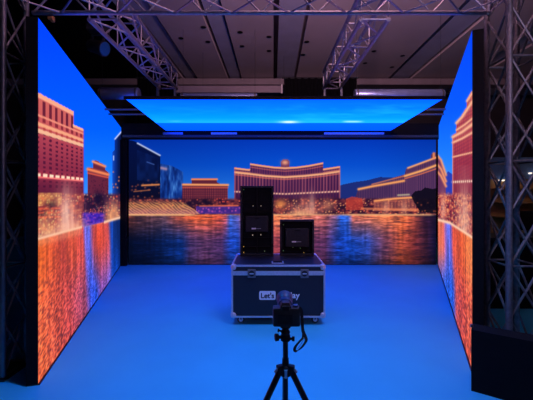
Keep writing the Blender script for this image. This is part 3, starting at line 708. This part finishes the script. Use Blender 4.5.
cb = hz+.0815                     # underside of the camera
c = thing('camera', (TX, TY, cb), 'black photo camera on the tripod, pointing at the stage', 'camera')
BW, BH, BD = .136, .093, .062
bxc = TX+.004
MB().box((bxc, TY, cb+BH/2), (BW, BD, BH), 0, .010).build('body', MT['plast'], c, True)
MB().box((bxc+BW/2-.018, TY+.026, cb+BH/2-.006), (.036, .04, BH-.014), 0, .012).build('grip', MT['rub'], c, True)
MB().add([(bxc-.034, TY-.028, cb+BH-.004), (bxc+.026, TY-.028, cb+BH-.004), (bxc+.026, TY+.036, cb+BH-.004), (bxc-.034, TY+.036, cb+BH-.004),
          (bxc-.022, TY-.018, cb+BH+.024), (bxc+.014, TY-.018, cb+BH+.024), (bxc+.014, TY+.030, cb+BH+.020), (bxc-.022, TY+.030, cb+BH+.020)],
         [(0, 1, 2, 3), (4, 5, 6, 7), (0, 1, 5, 4), (1, 2, 6, 5), (2, 3, 7, 6), (3, 0, 4, 7)]).build('viewfinder_hump', MT['plast'], c)
MB().box((bxc-.004, TY-.036, cb+BH+.004), (.036, .014, .022), 0, .005).build('eyecup', MT['rub'], c)
MB().box((bxc-.008, TY-.0315, cb+BH/2-.006), (.076, .003, .05), 0, .001).build('rear_display', MT['satin'], c)
MB().lathe((bxc+.046, TY-.002, cb+BH-.001), (0, 0, 1), [(0, .014), (.010, .014), (.011, .012)], 18).build('mode_dial', MT['lens'], c)
MB().lathe((bxc+.052, TY+.024, cb+BH-.003), (0, 0, 1), [(0, .008), (.006, .008)], 14).build('shutter_button', MT['trim'], c)
la = Vector((0, 1, .14)).normalized(); lo = Vector((bxc+.001, TY+.03, cb+.052))
MB().lathe(lo, la, [(0, .034), (.02, .034), (.022, .037), (.055, .037), (.057, .034), (.075, .034), (.078, .038), (.11, .039)], 32).build('lens', MT['lens'], c, True)
MB().lathe(lo+la*.035, la, [(0, .0378), (.004, .0385), (.020, .0385), (.024, .0378)], 32).build('focus_ring', MT['rub'], c)
MB().lathe(lo+la*.108, la, [(0, .039), (.004, .042), (.06, .046), (.060, .043), (.006, .040)], 32).build('lens_hood', MT['lens'], c, True)
MB().lathe(lo+la*.111, la, [(0, .034), (.003, .028), (.005, .01)], 24).build('front_glass', MT['satin'], c, True)
# strap: ribbon hanging from the right lug, looping at its end
def ribbon(pts, w, th=.002):
    m = MB(); P_ = [Vector(p) for p in pts]; vs = []; fs = []
    for i, p in enumerate(P_):
        d = (P_[min(i+1, len(P_)-1)]-P_[max(i-1, 0)]).normalized(); side = Vector((.75, .66, 0)); side = (side-d*side.dot(d)).normalized(); nn = d.cross(side)
        for a, b in ((-1, -1), (1, -1), (1, 1), (-1, 1)): vs.append(p+side*a*w/2+nn*b*th/2)
    for i in range(len(P_)-1):
        for k in range(4): fs.append((i*4+k, i*4+(k+1) % 4, i*4+4+(k+1) % 4, i*4+4+k))
    fs += [(3, 2, 1, 0), tuple((len(P_)-1)*4+k for k in range(4))]
    return m.add(vs, fs)
def smooth_pts(p, n=6):
    out = []
    for i in range(len(p)-1):
        p0, p1, p2, p3 = p[max(i-1, 0)], p[i], p[i+1], p[min(i+2, len(p)-1)]
        for k in range(n):
            s = k/n; out.append(tuple(.5*((2*p1[j])+(-p0[j]+p2[j])*s+(2*p0[j]-5*p1[j]+4*p2[j]-p3[j])*s*s+(-p0[j]+3*p1[j]-3*p2[j]+p3[j])*s**3) for j in range(3)))
    return out+[tuple(p[-1])]
sy = TY-.03
pp = [(299, 307.5), (301.5, 312), (302.2, 322), (303, 331), (305.5, 337), (306, 341), (302, 347), (297.5, 350.5), (294.8, 350), (295.5, 346.5), (299.5, 341.5), (303, 337.5), (303.6, 333)]
pts = [tuple(at(x_, y_, sy+.010*math.sin(i*.6))) for i, (x_, y_) in enumerate(pp)]
ribbon(smooth_pts(pts), .020).build('strap', MT['rub'], c)
sw = [tuple(at(x_, y_, sy-.012)) for x_, y_ in ((304, 337.5), (301.5, 343.5), (297.5, 348.8))]
MB().path([tuple(Vector(q)) for q in sw], .0016, 6).build('strap_piping', MT['grey'], c)

# ------------------------------------------------------------------ the dim trade-fair hall beyond the right tower
pb_ = thing('booth_partition', (6.9, 8.6, 0), 'brown and dim partition wall of another stand, seen through the right tower', 'partition')
MB().b2((5.6, 8.6, 0), (9.2, 8.7, 2.5)).build('panel', MT['brown'], pb_)
MB().b2((5.6, 8.57, 1.95), (9.2, 8.599, 2.5)).build('fascia', MT['blueb'], pb_)
MB().b2((5.55, 8.55, 0), (5.6, 8.72, 2.55)).build('post', MT['alud'], pb_)
for zc_, x0_, x1_ in ((1.9, 5.75, 6.35), (2.08, 6.6, 7.2)):
    MB().b2((x0_, 8.5, zc_), (x1_, 8.568, zc_+.03)).build('strip_light', MT['tube'], pb_)
for k, zc_ in enumerate((1.0, 1.35, 1.7)):
    MB().b2((5.7, 8.35, zc_), (7.6, 8.598, zc_+.02)).build('shelf', MT['brown'], pb_)
ct = thing('display_counter', (3.8, 4.95, 0), 'dark display counter, enlarged to darken the view beyond the right tower', 'counter')
MB().b2((3.05, 4.7, 0), (4.6, 5.2, .95)).build('body', MT['black'], ct)  # black body sized to cover the lit floor behind the tower
MB().b2((3.0, 4.65, .951), (4.65, 5.25, .985), .005).build('worktop', MT['satin'], ct)
mn = thing('monitor', (3.85, 4.97, .986), 'switched-off monitor on the dark display counter', 'monitor')
MB().b2((3.75, 4.92, .986), (3.95, 5.07, .996)).build('foot', MT['satin'], mn)
MB().b2((3.83, 5.00, .996), (3.87, 5.02, 1.1)).build('stem', MT['satin'], mn)
MB().b2((3.63, 4.95, 1.06), (4.07, 4.99, 1.34), .005).build('screen', MT['black'], mn)

# ------------------------------------------------------------------ added fill lights, all out of view
def added_spot(label, loc, target, col, power, size, blend=.6, r=.06, hang=5.199):
    loc = Vector(loc); tg = Vector(target); d = (tg-loc).normalized()
    t = thing('added_spotlight', loc, label, 'stage lamp')
    MB().tube(loc-d*.08, (loc-d*.08).x*Vector((1,0,0))+Vector((0,(loc-d*.08).y,hang)), .012).build('drop_pipe', MT['satin'], t)
    MB().lathe(loc-d*.16, d, [(0, .05), (.02, .07), (.14, .075), (.148, .082)], 20).build('can', MT['satin'], t, True)
    MB().box(loc-d*.08+Vector((0, 0, .0)), (.19, .02, .02), 0, .004).build('yoke', MT['satin'], t)
    L = bpy.data.lights.new('fill_spot', 'SPOT'); L.energy = power; L.color = col; L.spot_size = math.radians(size); L.spot_blend = blend; L.shadow_soft_size = r
    o = bpy.data.objects.new('fill_spot', L); C.objects.link(o); o.location = loc+d*.03; o.rotation_euler = d.to_track_quat('-Z', 'Y').to_euler()
    return t
# added, unseen lamps washing the stage floor blue
added_spot('added unseen blue wash spotlight in front of the header truss, left', (-1.1, 2.5, 3.45), (-1.0, 2.9, 0), (.01, .27, 1), 240, 88, .95)
added_spot('added unseen blue wash spotlight in front of the header truss, right', (1.1, 2.5, 3.45), (1.0, 2.9, 0), (.01, .27, 1), 240, 88, .95)
# added, unseen fill for the hall ceiling, the trusses and the next stand
added_spot('added unseen pink uplight above the camera, brightening the hall ceiling', (.7, .9, 4.3), (1.5, 6.0, 7.2), (1, .54, .68), 1550, 104, 1)
added_spot('added unseen violet fill spotlight behind the camera for the trusses and right tower', (2.6, -2.2, 3.3), (.6, 4, 3.9), (.80, .58, 1), 240, 84, 1)
added_spot('added unseen warm spotlight over the neighbouring stand on the right', (7.6, 5.6, 4.2), (7.0, 8.6, 1.2), (1, .62, .3), 60, 80, 1)

W = bpy.data.worlds.new('World'); bpy.context.scene.world = W; W.use_nodes = True
W.node_tree.nodes['Background'].inputs['Color'].default_value = (.25, .28, .5, 1)
W.node_tree.nodes['Background'].inputs['Strength'].default_value = .02

cam = bpy.data.cameras.new('Camera'); co = bpy.data.objects.new('Camera', cam); C.objects.link(co)
co.location = (0, 0, EYE); co.rotation_euler = (math.pi/2, 0, 0)
cam.sensor_width = 36; cam.lens = F/533*36; cam.shift_y = -7/533; cam.clip_start = .05
bpy.context.scene.camera = co
vs_ = bpy.context.scene.view_settings
vs_.view_transform = 'Standard'; vs_.look = 'None'; vs_.exposure = 0; vs_.gamma = 1; vs_.use_curve_mapping = False
